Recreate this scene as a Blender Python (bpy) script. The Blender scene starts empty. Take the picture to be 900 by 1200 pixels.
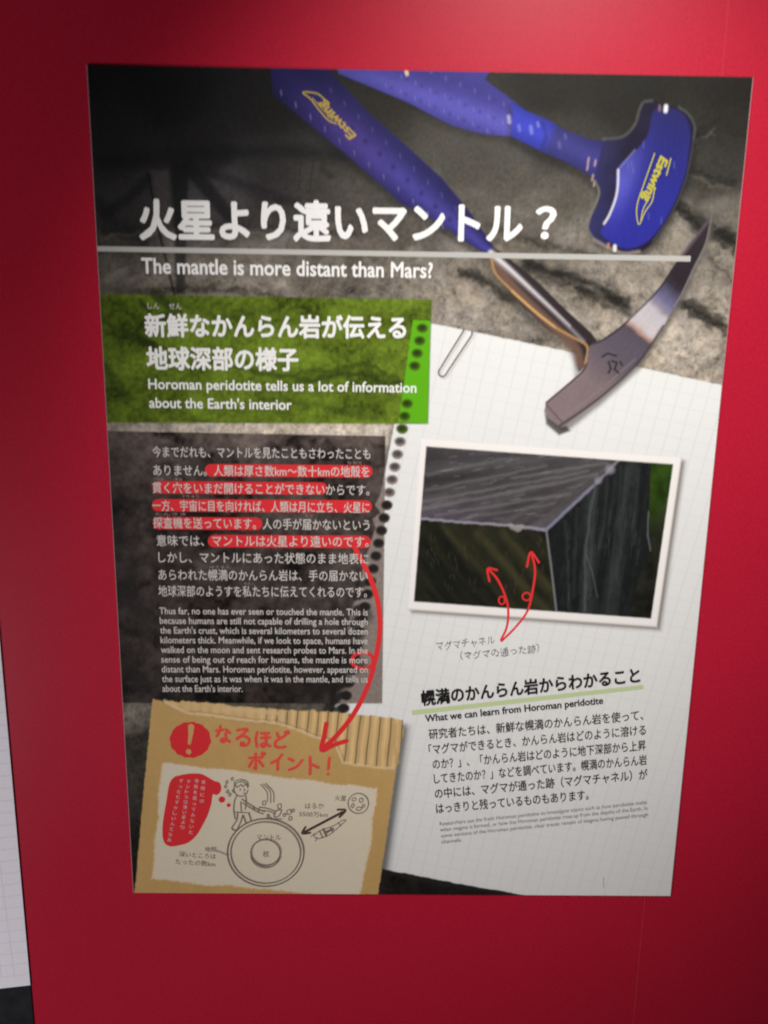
import bpy, math, random
import numpy as np
from mathutils import Euler

random.seed(7)
S = bpy.context.scene
COL = S.collection

# ------------------------------------------------------------------ camera
CAM_LOC = (-0.04110808, -0.90520540, 0.23831626)
CAM_ROT = (1.328968335, -0.014864957, -0.011272247)
FPX = 1098.4658                      # focal length in pixels of a 900 x 1200 picture
cam_data = bpy.data.cameras.new("camera")
cam = bpy.data.objects.new("camera", cam_data)
COL.objects.link(cam)
cam.location = CAM_LOC
cam.rotation_euler = CAM_ROT
cam_data.sensor_fit = 'VERTICAL'
cam_data.sensor_height = 36.0
cam_data.lens = 36.0 * FPX / 1200.0
cam_data.clip_start = 0.01
cam_data.clip_end = 50
cam_data.dof.use_dof = True          # soft phone shot, focused a little behind the panel
cam_data.dof.focus_distance = 1.2
cam_data.dof.aperture_fstop = 3.9
cam_data.dof.aperture_ratio = 1.7
S.camera = cam

# ------------------------------------------------------------------ world, lamps, exposure
world = bpy.data.worlds.new("World")
S.world = world
world.use_nodes = True
world.node_tree.nodes["Background"].inputs[0].default_value = (0.9, 0.92, 1.0, 1)
world.node_tree.nodes["Background"].inputs[1].default_value = 0.045

def aim(o, target):
    d = [t - c for t, c in zip(target, o.location)]
    from mathutils import Vector
    o.rotation_euler = Vector(d).to_track_quat('-Z', 'Y').to_euler()

ld = bpy.data.lights.new("gallery_spot", 'SPOT')
ld.energy = 97
ld.color = (1.0, 0.97, 0.93)
ld.spot_size = 2 * 0.395
ld.spot_blend = 1.0
ld.shadow_soft_size = 0.03
lo = bpy.data.objects.new("gallery_spot", ld)
COL.objects.link(lo)
lo.location = (0.262, -1.0, 0.995)
aim(lo, (0.145, 0, 0.1425))

ld = bpy.data.lights.new("room_light", 'POINT')
ld.energy = 62.0
ld.color = (1.0, 0.96, 1.0)
ld.shadow_soft_size = 0.25
lo = bpy.data.objects.new("room_light", ld)
COL.objects.link(lo)
lo.location = (-1.45, -1.0, -0.8)

S.view_settings.view_transform = 'Standard'
S.view_settings.look = 'None'
S.view_settings.exposure = 0.0
S.view_settings.gamma = 1.0
S.cycles.filter_width = 1.9

# ------------------------------------------------------------------ helpers: plan of the flat print
ROT = np.array(Euler(CAM_ROT, 'XYZ').to_matrix())

def at(u, v):
    """survey point (u, v) of the photograph -> point (x, z) on the wall plane y = 0, in metres"""
    u = np.asarray(u, float); v = np.asarray(v, float)
    d = np.stack([(u - 450) / FPX, -(v - 600) / FPX, -np.ones_like(u)], -1) @ ROT.T
    t = -CAM_LOC[1] / d[..., 1]
    return CAM_LOC[0] + t * d[..., 0], CAM_LOC[2] + t * d[..., 2]

def survey(x, z):
    """the inverse of at()"""
    p = np.stack([x - CAM_LOC[0], np.full_like(x, -CAM_LOC[1]), z - CAM_LOC[2]], -1) @ ROT
    return 450 + FPX * p[..., 0] / -p[..., 2], 600 - FPX * p[..., 1] / -p[..., 2]

def scale_at(u, v):
    x0, z0 = at(u, v); x1, z1 = at(u + 1, v); x2, z2 = at(u, v + 1)
    return math.hypot(float(x1 - x0), float(z1 - z0)), math.hypot(float(x2 - x0), float(z2 - z0))

def tag(o, label=None, cat=None, kind=None, group=None):
    if label: o["label"] = label
    if cat: o["category"] = cat
    if kind: o["kind"] = kind
    if group: o["group"] = group
    return o

def link(name, me, mat=None, parent=None, label=None):
    o = bpy.data.objects.new(name, me)
    COL.objects.link(o)
    if mat: me.materials.append(mat)
    if parent: o.parent = parent
    if label: o["label"] = label
    return o

def mesh(name, verts, faces):
    me = bpy.data.meshes.new(name)
    me.from_pydata([tuple(map(float, v)) for v in verts], [], faces)
    me.update()
    return me

# ------------------------------------------------------------------ materials (all procedural)
def new_mat(name):
    m = bpy.data.materials.new(name); m.use_nodes = True
    nt = m.node_tree
    return m, nt, nt.nodes["Principled BSDF"]

def ink(name, rgb, rough=0.45, spec=0.08, grain=0.06, scale=900):
    m, nt, b = new_mat(name)
    tc = nt.nodes.new("ShaderNodeTexCoord")
    n = nt.nodes.new("ShaderNodeTexNoise"); n.inputs["Scale"].default_value = scale; n.inputs["Detail"].default_value = 3
    nt.links.new(tc.outputs["Object"], n.inputs["Vector"])
    r = nt.nodes.new("ShaderNodeMapRange")
    r.inputs["From Min"].default_value = 0.3; r.inputs["From Max"].default_value = 0.7
    r.inputs["To Min"].default_value = 1 - grain; r.inputs["To Max"].default_value = 1 + grain
    nt.links.new(n.outputs["Fac"], r.inputs["Value"])
    mx = nt.nodes.new("ShaderNodeVectorMath"); mx.operation = 'SCALE'
    mx.inputs[0].default_value = rgb
    nt.links.new(r.outputs["Result"], mx.inputs["Scale"])
    nt.links.new(mx.outputs["Vector"], b.inputs["Base Color"])
    b.inputs["Roughness"].default_value = rough
    b.inputs["Specular IOR Level"].default_value = spec
    return m

def print_mat(name, grain, scale, rough=0.45, spec=0.08):
    m, nt, b = new_mat(name)
    a = nt.nodes.new("ShaderNodeAttribute"); a.attribute_name = "print"
    tc = nt.nodes.new("ShaderNodeTexCoord")
    n = nt.nodes.new("ShaderNodeTexNoise"); n.inputs["Scale"].default_value = scale
    n.inputs["Detail"].default_value = 5; n.inputs["Roughness"].default_value = 0.65
    nt.links.new(tc.outputs["Object"], n.inputs["Vector"])
    r = nt.nodes.new("ShaderNodeMapRange")
    r.inputs["From Min"].default_value = 0.28; r.inputs["From Max"].default_value = 0.72
    r.inputs["To Min"].default_value = 1 - grain; r.inputs["To Max"].default_value = 1 + grain
    nt.links.new(n.outputs["Fac"], r.inputs["Value"])
    mx = nt.nodes.new("ShaderNodeVectorMath"); mx.operation = 'SCALE'
    nt.links.new(a.outputs["Color"], mx.inputs[0])
    nt.links.new(r.outputs["Result"], mx.inputs["Scale"])
    nt.links.new(mx.outputs["Vector"], b.inputs["Base Color"])
    b.inputs["Roughness"].default_value = rough
    b.inputs["Specular IOR Level"].default_value = spec
    return m

M_ROCK = print_mat("printed_rock", 0.22, 260)
M_PAPER = print_mat("printed_paper", 0.025, 500)
M_CARD = print_mat("printed_cardboard", 0.08, 700)
M_PICT = print_mat("printed_picture", 0.10, 420)
M_WHITE = ink("white_ink", (0.78, 0.765, 0.745))
M_SOFTWHITE = ink("soft_white_ink", (0.60, 0.55, 0.515))
M_RUBY = ink("faint_white_ink", (0.34, 0.28, 0.26))
M_RULE = ink("rule_ink", (0.44, 0.43, 0.40))
M_BLACK = ink("black_ink", (0.014, 0.013, 0.013))
M_GREY = ink("grey_ink", (0.16, 0.145, 0.14))
M_PENCIL = ink("brown_line_ink", (0.18, 0.14, 0.12))
M_RED = ink("red_pen_ink", (0.70, 0.034, 0.036))
M_HL = ink("red_highlight_ink", (0.66, 0.030, 0.036))
M_MARK = ink("red_marker_ink", (0.74, 0.075, 0.060), grain=0.15, scale=420)
M_UNDER = ink("pale_green_ink", (0.50, 0.60, 0.32), grain=0.05)
M_GOLD = ink("ochre_ink", (0.38, 0.27, 0.06))
M_YELLOW = ink("yellow_ink", (0.42, 0.38, 0.04))
M_EDGE = ink("paper_edge", (0.36, 0.24, 0.25))
M_CLIPPRINT = ink("steel_grey_ink", (0.20, 0.185, 0.165))

def wall_mat():
    m, nt, b = new_mat("red_laminate")
    tc = nt.nodes.new("ShaderNodeTexCoord")
    n = nt.nodes.new("ShaderNodeTexNoise"); n.inputs["Scale"].default_value = 3.0; n.inputs["Detail"].default_value = 4
    nt.links.new(tc.outputs["Object"], n.inputs["Vector"])
    r = nt.nodes.new("ShaderNodeValToRGB")
    r.color_ramp.elements[0].position = 0.3; r.color_ramp.elements[0].color = (0.42, 0.010, 0.030, 1)
    r.color_ramp.elements[1].position = 0.7; r.color_ramp.elements[1].color = (0.45, 0.0115, 0.034, 1)
    nt.links.new(n.outputs["Fac"], r.inputs["Fac"])
    n3 = nt.nodes.new("ShaderNodeTexNoise"); n3.inputs["Scale"].default_value = 750; n3.inputs["Detail"].default_value = 2   # speckle of the laminate
    nt.links.new(tc.outputs["Object"], n3.inputs["Vector"])
    r3 = nt.nodes.new("ShaderNodeMapRange")
    r3.inputs["From Min"].default_value = 0.3; r3.inputs["From Max"].default_value = 0.7; r3.inputs["To Min"].default_value = 0.84; r3.inputs["To Max"].default_value = 1.16
    nt.links.new(n3.outputs["Fac"], r3.inputs["Value"])
    m3 = nt.nodes.new("ShaderNodeVectorMath"); m3.operation = 'SCALE'
    nt.links.new(r.outputs["Color"], m3.inputs[0]); nt.links.new(r3.outputs["Result"], m3.inputs["Scale"])
    nt.links.new(m3.outputs["Vector"], b.inputs["Base Color"])
    n2 = nt.nodes.new("ShaderNodeTexNoise"); n2.inputs["Scale"].default_value = 1400; n2.inputs["Detail"].default_value = 2
    nt.links.new(tc.outputs["Object"], n2.inputs["Vector"])
    bp = nt.nodes.new("ShaderNodeBump"); bp.inputs["Strength"].default_value = 0.25; bp.inputs["Distance"].default_value = 0.0003
    nt.links.new(n2.outputs["Fac"], bp.inputs["Height"])
    nt.links.new(bp.outputs["Normal"], b.inputs["Normal"])
    b.inputs["Roughness"].default_value = 0.36
    b.inputs["Specular IOR Level"].default_value = 0.14
    return m
M_WALL = wall_mat()
M_JOINT = ink("joint_line", (0.48, 0.035, 0.045))

# ------------------------------------------------------------------ the wall
WY = 0.0016                                     # front face of the wall; the poster's face is y = 0

def slab(name, x0, x1, z0, z1, y0, y1, mat, parent=None, label=None):
    v = [(x0, y0, z0), (x1, y0, z0), (x1, y0, z1), (x0, y0, z1), (x0, y1, z0), (x1, y1, z0), (x1, y1, z1), (x0, y1, z1)]
    f = [(0, 1, 2, 3), (5, 4, 7, 6), (4, 0, 3, 7), (1, 5, 6, 2), (3, 2, 6, 7), (4, 5, 1, 0)]
    return link(name, mesh(name, v, f), mat, parent, label)

wall = slab("wall", -1.6, 1.6, -1.5, 1.5, WY, 0.06, M_WALL)
tag(wall, "smooth red laminate display wall behind the posters", "wall", "structure")
JX = 0.2695
slab("panel_joint", JX - 0.0004, JX + 0.0004, -1.5, 1.5, WY - 0.0002, WY + 0.001, M_JOINT, wall)

# ------------------------------------------------------------------ the print of the main poster, as a colour plan
PW, PH = 0.594, 0.841
NX, NZ = 661, 935
gx = np.linspace(-PW / 2, PW / 2, NX)
gz = np.linspace(PH / 2, -PH / 2, NZ)
X, Z = np.meshgrid(gx, gz)
X = X.ravel(); Z = Z.ravel()
U, V = survey(X, Z)
N = X.size
C = np.zeros((N, 3))
L = np.zeros(N, int)

def h2(ix, iy, seed):
    n = (ix * 374761393 + iy * 668265263 + seed * 974711) & 0xffffffff
    n = ((n ^ (n >> 13)) * 1274126177) & 0xffffffff
    return ((n ^ (n >> 16)) & 0xffff) / 65535.0

def vnoise(x, y, seed):
    ix = np.floor(x).astype(np.int64); iy = np.floor(y).astype(np.int64)
    fx = x - ix; fy = y - iy
    fx = fx * fx * (3 - 2 * fx); fy = fy * fy * (3 - 2 * fy)
    a = h2(ix, iy, seed); b = h2(ix + 1, iy, seed); c = h2(ix, iy + 1, seed); d = h2(ix + 1, iy + 1, seed)
    return (a + (b - a) * fx) * (1 - fy) + (c + (d - c) * fx) * fy

def fbm(x, y, seed, oct=5, gain=0.55):
    s = 0; a = 1; t = 0
    for k in range(oct):
        s = s + a * vnoise(x * 2 ** k + 17.3 * k, y * 2 ** k - 9.1 * k, seed + k)
        t += a; a *= gain
    return s / t - 0.5                                  # about -0.5 .. 0.5

def seg_dist(u, v, a, b):
    ax, ay = a; bx, by = b
    dx, dy = bx - ax, by - ay
    t = np.clip(((u - ax) * dx + (v - ay) * dy) / (dx * dx + dy * dy + 1e-9), 0, 1)
    return np.hypot(u - ax - t * dx, v - ay - t * dy), t

def poly_sd(poly, u, v):
    d = np.full(u.shape, 1e9); ins = np.zeros(u.shape, bool)
    n = len(poly)
    for i in range(n):
        a, b = poly[i], poly[(i + 1) % n]
        d = np.minimum(d, seg_dist(u, v, a, b)[0])
        if a[1] != b[1]:
            c = ((a[1] > v) != (b[1] > v))
            xx = a[0] + (v - a[1]) * (b[0] - a[0]) / (b[1] - a[1])
            ins ^= c & (u < xx)
    return np.where(ins, -d, d)

def box(pts, m):
    p = np.array(pts, float)
    return np.where((U > p[:, 0].min() - m) & (U < p[:, 0].max() + m) & (V > p[:, 1].min() - m) & (V < p[:, 1].max() + m))[0]

def col(c, i):
    return c(i) if callable(c) else np.array(c, float)

def put(i, a, c):
    C[i] = C[i] * (1 - a[:, None]) + col(c, i) * a[:, None]

def fill(poly, c, soft=1.0, alpha=1.0, label=None, wob=0, ws=0.1, seed=3):
    i = box(poly, soft + wob + 2)
    if not i.size: return
    u, v = U[i], V[i]
    if wob:
        u = u + wob * 2 * fbm(u * ws, v * ws, seed, 3); v = v + wob * 2 * fbm(u * ws + 50, v * ws, seed + 9, 3)
    sd = poly_sd(poly, u, v)
    a = np.clip(0.5 - sd / soft, 0, 1)
    a = a * a * (3 - 2 * a) * alpha
    put(i, a, c)
    if label is not None: L[i[sd < 0]] = label

def smooth(pts, n=8):
    p = np.array(pts, float)
    if len(p) < 3: return [tuple(q) for q in p]
    q = np.vstack([2 * p[0] - p[1], p, 2 * p[-1] - p[-2]]); out = []
    for k in range(1, len(q) - 2):
        for t in np.linspace(0, 1, n, endpoint=False):
            out.append(tuple(0.5 * (2 * q[k] + (q[k + 1] - q[k - 1]) * t + (2 * q[k - 1] - 5 * q[k] + 4 * q[k + 1] - q[k + 2]) * t * t
                             + (3 * q[k] - q[k - 1] - 3 * q[k + 1] + q[k + 2]) * t ** 3)))
    out.append(tuple(p[-1]))
    return out

def line(pts, w, c, alpha=1.0, soft=1.0, wob=0, ws=0.06, seed=5, w2=None):
    """soft stroke of width w (to w2 at its end)"""
    i = box(pts, w + soft + wob + 2)
    if not i.size: return
    u, v = U[i], V[i]
    if wob:
        u = u + wob * 2 * fbm(u * ws, v * ws, seed, 4); v = v + wob * 2 * fbm(u * ws + 50, v * ws, seed + 9, 4)
    d = np.full(u.shape, 1e9)
    n = len(pts) - 1
    for k in range(n):
        dd, t = seg_dist(u, v, pts[k], pts[k + 1])
        ww = w if w2 is None else w + (w2 - w) * (k + t) / n
        d = np.minimum(d, dd - ww / 2)
    a = np.clip(0.5 - d / soft, 0, 1)
    put(i, a * a * (3 - 2 * a) * alpha, c)

def closed(pts, n=5):
    p = list(pts)
    q = smooth([p[-1]] + p + [p[0], p[1]], n)
    return q[n:n * (len(p) + 1)]

def disc(c0, r, c, soft=1.0, alpha=1.0, ry=None):
    ry = ry or r
    i = box([(c0[0] - r, c0[1] - ry), (c0[0] + r, c0[1] + ry)], soft + 2)
    d = (np.hypot((U[i] - c0[0]) / r, (V[i] - c0[1]) / ry) - 1) * min(r, ry)
    a = np.clip(0.5 - d / soft, 0, 1)
    put(i, a * alpha, c)

ROCK, PAGE, GREEN, PANEL, PHOTO, BORDER, CARD, CORR, PAPER, GRIPA, SHAFTA, HEADA, GRIPB, SHAFTB, HEADB, BRIGHT = range(16)

# --- rock photograph
ctrl = [(95, 70, .010), (200, 120, .009), (300, 120, .012), (330, 80, .012), (430, 100, .022), (400, 170, .034), (650, 100, .017), (740, 100, .016), (560, 200, .06),
        (870, 105, .016), (860, 150, .020), (850, 190, .034), (830, 210, .040), (250, 225, .048), (150, 225, .024), (140, 180, .014), (310, 195, .024), (420, 235, .06),
        (230, 170, .012), (360, 210, .04), (110, 260, .03), (140, 290, .05),
        (400, 300, .10), (300, 330, .19), (200, 330, .14), (130, 325, .09), (480, 330, .17), (480, 270, .075), (560, 245, .085), (620, 250, .105), (650, 170, .035), (600, 200, .07),
        (600, 345, .16), (665, 240, .08), (668, 290, .17), (690, 335, .22), (755, 305, .23), (790, 270, .24), (850, 250, .14), (840, 310, .21), (820, 400, .32), (780, 430, .30), (840, 430, .29),
        (560, 380, .23), (540, 350, .22), (520, 350, .21), (600, 375, .22), (640, 300, .13), (710, 372, .27), (735, 378, .27), (690, 362, .24), (620, 390, .22),
        (140, 550, .045), (150, 700, .040), (150, 790, .05), (155, 838, .15), (160, 870, .035), (160, 1030, .012), (520, 1040, .010), (300, 501, .46), (240, 501, .38), (360, 501, .42), (420, 501, .46), (180, 501, .30), (140, 501, .22),
        (300, 440, .11), (300, 600, .08), (440, 820, .02), (320, 830, .09)]
num = np.zeros(N); den = np.zeros(N)
wu = U + 36 * fbm(U * .02, V * .02, 61, 4); wv = V + 36 * fbm(U * .02 + 9, V * .02, 71, 4)
for (a, b, c) in ctrl:
    w = 1 / (((wu - a) ** 2 + (wv - b) ** 2) / 400 + 1.0) ** 2.3
    num += w * math.log(c); den += w
tone = np.exp(num / den)
focus = np.clip((V - 150) / 200, 0.12, 1) * np.clip((U + V - 150) / 350, 0.2, 1)      # the rock is out of focus at the top
n1 = fbm(wu * .022, wv * .035, 11, 5); n2 = fbm(wu * .085, wv * .085, 23, 4); n3 = fbm(U * .4, V * .4, 29, 3)
rg = np.abs(fbm(wu * .03, wv * .045, 43, 4))                    # fine cracks
crk = np.exp(-(rg / .012) ** 2) * np.clip(fbm(U * .012, V * .012, 47, 3) * 4 + .5, 0, 1)
n4 = fbm(wu * .16, wv * .2, 53, 3)
lich = np.clip((fbm(wu * .06 + 30, wv * .07, 57, 5) - .07) * 9, 0, 1)      # pale lichen with hard edges
det = 1 + focus * (.75 * n1 + .90 * n2 + .65 * n3 + .38 * lich + .9 * np.clip(n4, -.5, .1)) - focus * .40 * crk
tone = tone * np.clip(det, .18, 2.4)
warm = np.clip((V - 180) / 150, 0, 1)
blot = np.clip(fbm(wu * .05, wv * .05, 37, 4) * 3, -1, 1)
C[:, 0] = tone * (1.02 + .05 * warm + .03 * blot)
C[:, 1] = tone * (0.93 - .01 * warm)
C[:, 2] = tone * (0.79 - .04 * warm - .05 * blot)
lm = np.clip((U - 420) / -150, 0, 1) * np.clip((300 - V) / 60, 0, 1)                   # neutral black at the upper left
C[:, 1] += C[:, 0] * .03 * lm; C[:, 2] += C[:, 0] * .22 * lm
# fissures and shadows between the stones
DK = (.022, .020, .017)
def fiss(pts, w, a=.9, soft=7, wob=9, seed=5, w2=None, c=DK):
    line(smooth(pts), w + 12, c, .22, 14, wob, .06, seed, w2)
    line(smooth([(p[0] - 2, p[1] + w / 2 + 4) for p in pts]), 4, (.30, .26, .21), .35 if w > 12 else .15, 4, wob, .085, seed)
    line(smooth(pts), w * .75, c, a * .9, soft * 1.1, wob, .10, seed, w2)
    line(smooth(pts), w * .3, (.010, .009, .008), .7, 6, wob, .16, seed + 3, w2)
fiss([(745, 232), (790, 240), (822, 264), (862, 285), (890, 298)], 26, .97, 9, 9, 5)
fiss([(620, 312), (650, 322), (700, 345), (735, 358)], 24, .92, 10, 10, 15)
fiss([(640, 315), (690, 330), (726, 352)], 8, .8, 8, 8, 16)
fiss([(790, 350), (812, 362), (850, 384), (880, 392)], 21, .93, 8, 9, 25)
fiss([(540, 318), (565, 328), (602, 352)], 16, .8, 9, 9, 35)
fiss([(575, 262), (620, 282), (700, 300)], 7, .55, 12, 9, 45)
fiss([(575, 395), (600, 402), (640, 398)], 5, .4, 10, 8, 55)
fiss([(690, 398), (735, 405)], 6, .4, 10, 8, 65)
fiss([(830, 300), (860, 330)], 5, .45, 9, 8, 75)
fiss([(840, 140), (800, 190), (862, 215)], 10, .5, 18, 9, 85)
fiss([(118, 270), (240, 262), (420, 275)], 8, .35, 18, 8, 95)
fiss([(140, 345), (240, 338), (330, 347)], 8, .6, 10, 8, 96)
for k in range(46):                                           # pits and lichen on the stones
    a, b = random.uniform(540, 860), random.uniform(270, 450)
    r = random.uniform(2, 6)
    disc((a, b), r, DK if random.random() < .7 else (.33, .28, .20), r * 1.6, random.uniform(.15, .45), r * random.uniform(.5, 1))
for k in range(36):
    a, b = random.uniform(125, 480), random.uniform(300, 345)
    r = random.uniform(2, 6)
    disc((a, b), r, DK if random.random() < .6 else (.24, .2, .16), r * 2, random.uniform(.15, .45), r * .6)
# dark shapes at the upper left of the rock
B0 = (.008, .008, .009)
fill([(200, 190), (221, 190), (217, 345), (206, 345), (204, 280)], B0, 6, .8)
line([(174, 205), (186, 270), (205, 348)], 3, B0, .85, 2.5)
line([(222, 195), (243, 222), (268, 252)], 17, B0, .75, 8)
line([(178, 206), (150, 232), (126, 250)], 12, B0, .6, 9)
line([(110, 235), (135, 262), (165, 280)], 20, B0, .55, 14)
line([(245, 202), (300, 222), (345, 238)], 12, B0, .5, 10)
line([(120, 190), (210, 182), (330, 176), (400, 182)], 16, B0, .6, 16)
line([(352, 190), (350, 222)], 1.6, (.02, .018, .017), .6, 2); line([(368, 185), (362, 225)], 1.6, (.02, .018, .017), .6, 2)
line([(382, 182), (378, 200), (388, 206)], 7, (.025, .022, .02), .7, 5)
fill([(176, 200), (197, 200), (199, 265), (188, 265)], (.058, .05, .047), 6, .6)

# --- notebook page
HOLES = [(495 - 2.95 * k, 385 + 14.75 * k) for k in range(9)] + [(469 - 3.15 * k, 518 + 14.87 * k) for k in range(22)]
page = [(485, 374), (506, 379), (580, 394), (680, 415), (780, 437), (845, 451), (870, 456), (800, 1060), (690, 1064), (614, 1049), (530, 1034), (452, 1019), (380, 1006),
        (391, 834), (400, 785), (415, 712), (424, 672), (430, 652), (436, 632), (440, 615), (437, 608), (446, 600), (440, 592), (446, 580), (453, 545), (461, 502), (470, 440)]
g1 = at(506, 379); g2 = at(845, 451)
th = math.atan2(float(g2[1] - g1[1]), float(g2[0] - g1[0]))
def page_col(i):
    x, z = X[i] - float(g1[0]), Z[i] - float(g1[1])
    a = x * math.cos(th) + z * math.sin(th); b = -x * math.sin(th) + z * math.cos(th)
    SP = 0.0146
    def ln(q):
        d = np.abs((q / SP + .5) % 1 - .5) * SP
        return np.clip(1.15 - d / 0.0009, 0, 1)
    fade = .75 + .5 * fbm(U[i] * .01, V[i] * .01, 91, 3)
    g = np.maximum(ln(a), ln(b) * .55) * fade
    base = np.array([.735, .728, .71]) * (1 + .05 * fbm(U[i] * .012, V[i] * .012, 93, 4)[:, None])
    return base * (1 - .125 * g[:, None])
line([(506, 381), (680, 417), (850, 454)], 3, (.05, .045, .04), .6, 6)
line([(446, 1018), (612, 1051)], 3, (.004, .004, .004), .6, 8)
fill([(p[0] - 5, p[1] + 4) for p in page], (.03, .027, .025), 9, .6)
keep = C.copy()
fill(page, page_col, 1.3, 1.0, PAGE, wob=.8, ws=.12)
for k, (a, b) in enumerate(HOLES):
    r = 6.3
    disc((a, b), r, (.30, .25, .22), 1.6, 1.0, r * .88)
    disc((a - .3, b - 1.2), r * .88, (.06, .05, .045), 4, .95, r * .64)
    if k in (14, 15): line([(a, b), (a - 13, b + 2)], 6, (.05, .043, .04), .9, 3, wob=1.5)
    j = box([(a, b)], 8); j = j[np.hypot(U[j] - a, V[j] - b) < r]
    L[j] = ROCK

# --- green heading panel
def green_col(i):
    n = fbm(wu[i] * .03, wv[i] * .04, 101, 5); f = fbm(U[i] * .25, V[i] * .25, 103, 3)
    k = np.clip(1.0 + 1.7 * n + 1.0 * f, .25, 2.1)
    base = np.array([.098, .146, .013])
    dim = 1 - .38 * np.clip((230 - U[i]) / 110, 0, 1)             # darker stone shows through at the left end
    return base * (k * dim)[:, None]
gpoly = [(90, 343), (128, 344.5), (506, 351), (502, 497), (110, 495)]
fill(gpoly, green_col, 1.3, 1, GREEN)
for pts, w, a in [([(165, 352), (175, 375), (160, 395), (185, 410)], 7, .6), ([(118, 372), (160, 395), (230, 418), (330, 440), (420, 428), (470, 447)], 5, .5), ([(200, 350), (260, 372), (330, 360)], 6, .3),
                  ([(350, 446), (420, 440), (478, 452)], 7, .55), ([(270, 480), (330, 470), (440, 490)], 8, .3), ([(122, 430), (150, 470)], 10, .35), ([(185, 345), (205, 362), (190, 372)], 14, .55)]:
    line(smooth(pts), w, (.018, .028, .007), min(1, a * 1.25), 6, 7, .06, int(w * 7 + pts[0][0]))
bpoly = [(484, 375), (504.5, 376), (501, 496.5), (467, 494)]
fill(bpoly, (.105, .385, .010), 1.3, 1, BRIGHT)
for (a, b) in HOLES[:9]:
    if abs(b - 451) < 9: continue
    disc((a, b), 6.2, (.08, .15, .012), 1.8, .95, 5.4); disc((a - .5, b - 1), 5.4, (.02, .038, .006), 4, .95, 4.0)

# --- body text panel, a translucent grey over rock and page
ppoly = [(100, 504.5), (128, 505), (452, 511), (448, 824.5), (120, 823.5)]
edge = [(461, 502), (453, 545), (446, 580), (440, 592), (447, 601), (437, 608), (440, 617), (435, 634), (428, 655), (422, 680), (412, 715), (402, 765), (391, 832)]
def pageside(u, v):
    e = np.interp(v, [p[1] for p in edge], [p[0] for p in edge])
    return u - e
def panel_col(i):
    u, v = U[i], V[i]
    n = fbm(wu[i] * .02, wv[i] * .03, 111, 5); f = fbm(u * .12, v * .12, 113, 4)
    k = np.clip(.86 + 2.5 * n + 1.5 * f, .15, 2.4)
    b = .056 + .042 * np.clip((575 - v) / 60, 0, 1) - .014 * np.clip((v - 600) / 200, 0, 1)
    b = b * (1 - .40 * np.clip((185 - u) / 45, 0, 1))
    r = np.stack([b * k, b * k * .765, b * k * .68], -1)
    s = pageside(u + 2.5 * fbm(u * .1, v * .1, 117, 3), v)
    a = np.clip(.5 + s / 2.2, 0, 1)[:, None]
    pg = np.array([.235, .190, .168]) * (1 + .12 * f[:, None])
    return r * (1 - a) + pg * a
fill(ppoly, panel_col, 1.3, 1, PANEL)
for pts, w, a in [([(126, 588), (180, 592), (245, 605)], 13, .7), ([(140, 690), (190, 740), (240, 760)], 22, .55), ([(140, 640), (150, 680)], 16, .4), ([(310, 630), (400, 640)], 12, .4), ([(275, 725), (330, 745), (390, 770), (425, 785)], 12, .75), ([(300, 765), (350, 775), (400, 800)], 9, .5), ([(134, 606), (160, 640), (150, 700)], 14, .45), ([(150, 790), (165, 800), (200, 818)], 14, .5),
                  ([(200, 800), (300, 790), (380, 812), (400, 770)], 22, .6), ([(425, 720), (412, 760), (398, 800), (396, 820)], 18, .8), ([(180, 660), (250, 690), (330, 680)], 10, .35)]:
    line(smooth(pts), w, (.014, .013, .013), a, 14, 10, .05, int(w * 5 + pts[0][1]))
for (a, b) in HOLES[9:]:
    if b < 508: continue
    if a > 454:
        continue
    disc((a, b), 6.4, (.060, .05, .045), 1.8, .95, 5.7); disc((a - .3, b - .8), 6, (.018, .015, .014), 3, 1, 4.8)
    if b > 680:
        line([(a - 2, b), (a - 14, b + 4)], 9, (.018, .016, .015), .9, 3, 4, .15, int(a))
j = np.where((L == PANEL) & (poly_sd(ppoly, U, V) > 0))[0]; L[j] = PAGE
# strip of page between green panel, body panel
# --- cardboard
cpoly = [(178.6, 819), (192, 822), (216, 825), (235, 826), (260, 828), (297, 829), (325, 832), (360, 833.5), (392, 835), (430, 839), (472, 844), (470, 862), (466, 888), (443, 1049), (441, 1070), (155, 1070), (158, 1043), (168, 930)]
fill([(p[0] + 8, p[1] + 8) for p in cpoly], (.02, .018, .017), 13, .55); fill([(p[0] + 5, p[1] + 5) for p in cpoly], (.02, .018, .017), 7, .5)
def card_col(i):
    u, v = U[i], V[i]
    f = fbm(u * .05, v * .02, 121, 4); g = fbm(u * .5, v * .25, 123, 2)
    return np.array([.51, .32, .118]) * (1 + .12 * f + .10 * g)[:, None]
fill(cpoly, card_col, 1.4, 1, CARD, wob=.9, ws=.25)
torn = [(192, 821), (205, 829), (222, 836), (245, 838), (270, 842), (297, 845), (326, 848), (342, 853), (356, 858), (370, 864), (385, 868), (392, 872), (397, 882), (402, 894), (430, 898), (461, 901),
        (467, 888), (471, 866), (473, 843), (430, 838), (392, 834), (325, 831), (260, 826), (216, 823)]
rid = [190 + 12.6 * k for k in range(25)]
def corr_col(i):
    u, v = U[i], V[i]
    q = u + (v - 840) * .11 + 9 * fbm(u * .022, v * .012, 131, 3)
    p = ((q - 296) / 12.7) % 1
    dark = np.exp(-((p - .06) / .055) ** 2) + np.exp(-((p - 1.06) / .055) ** 2)
    light = np.exp(-((p - .62) / .22) ** 2)
    f = fbm(u * .15, v * .05, 133, 3)
    act = np.clip((u - 296) / 22, .12, 1)
    b = np.array([.62, .415, .19]) * (1 + (.30 * light - .15) * act + .25 * f)[:, None]
    return b * (1 - .8 * (dark * act)[:, None])
fill(torn, corr_col, 1.6, 1, CORR, wob=3, ws=.14)
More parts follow.
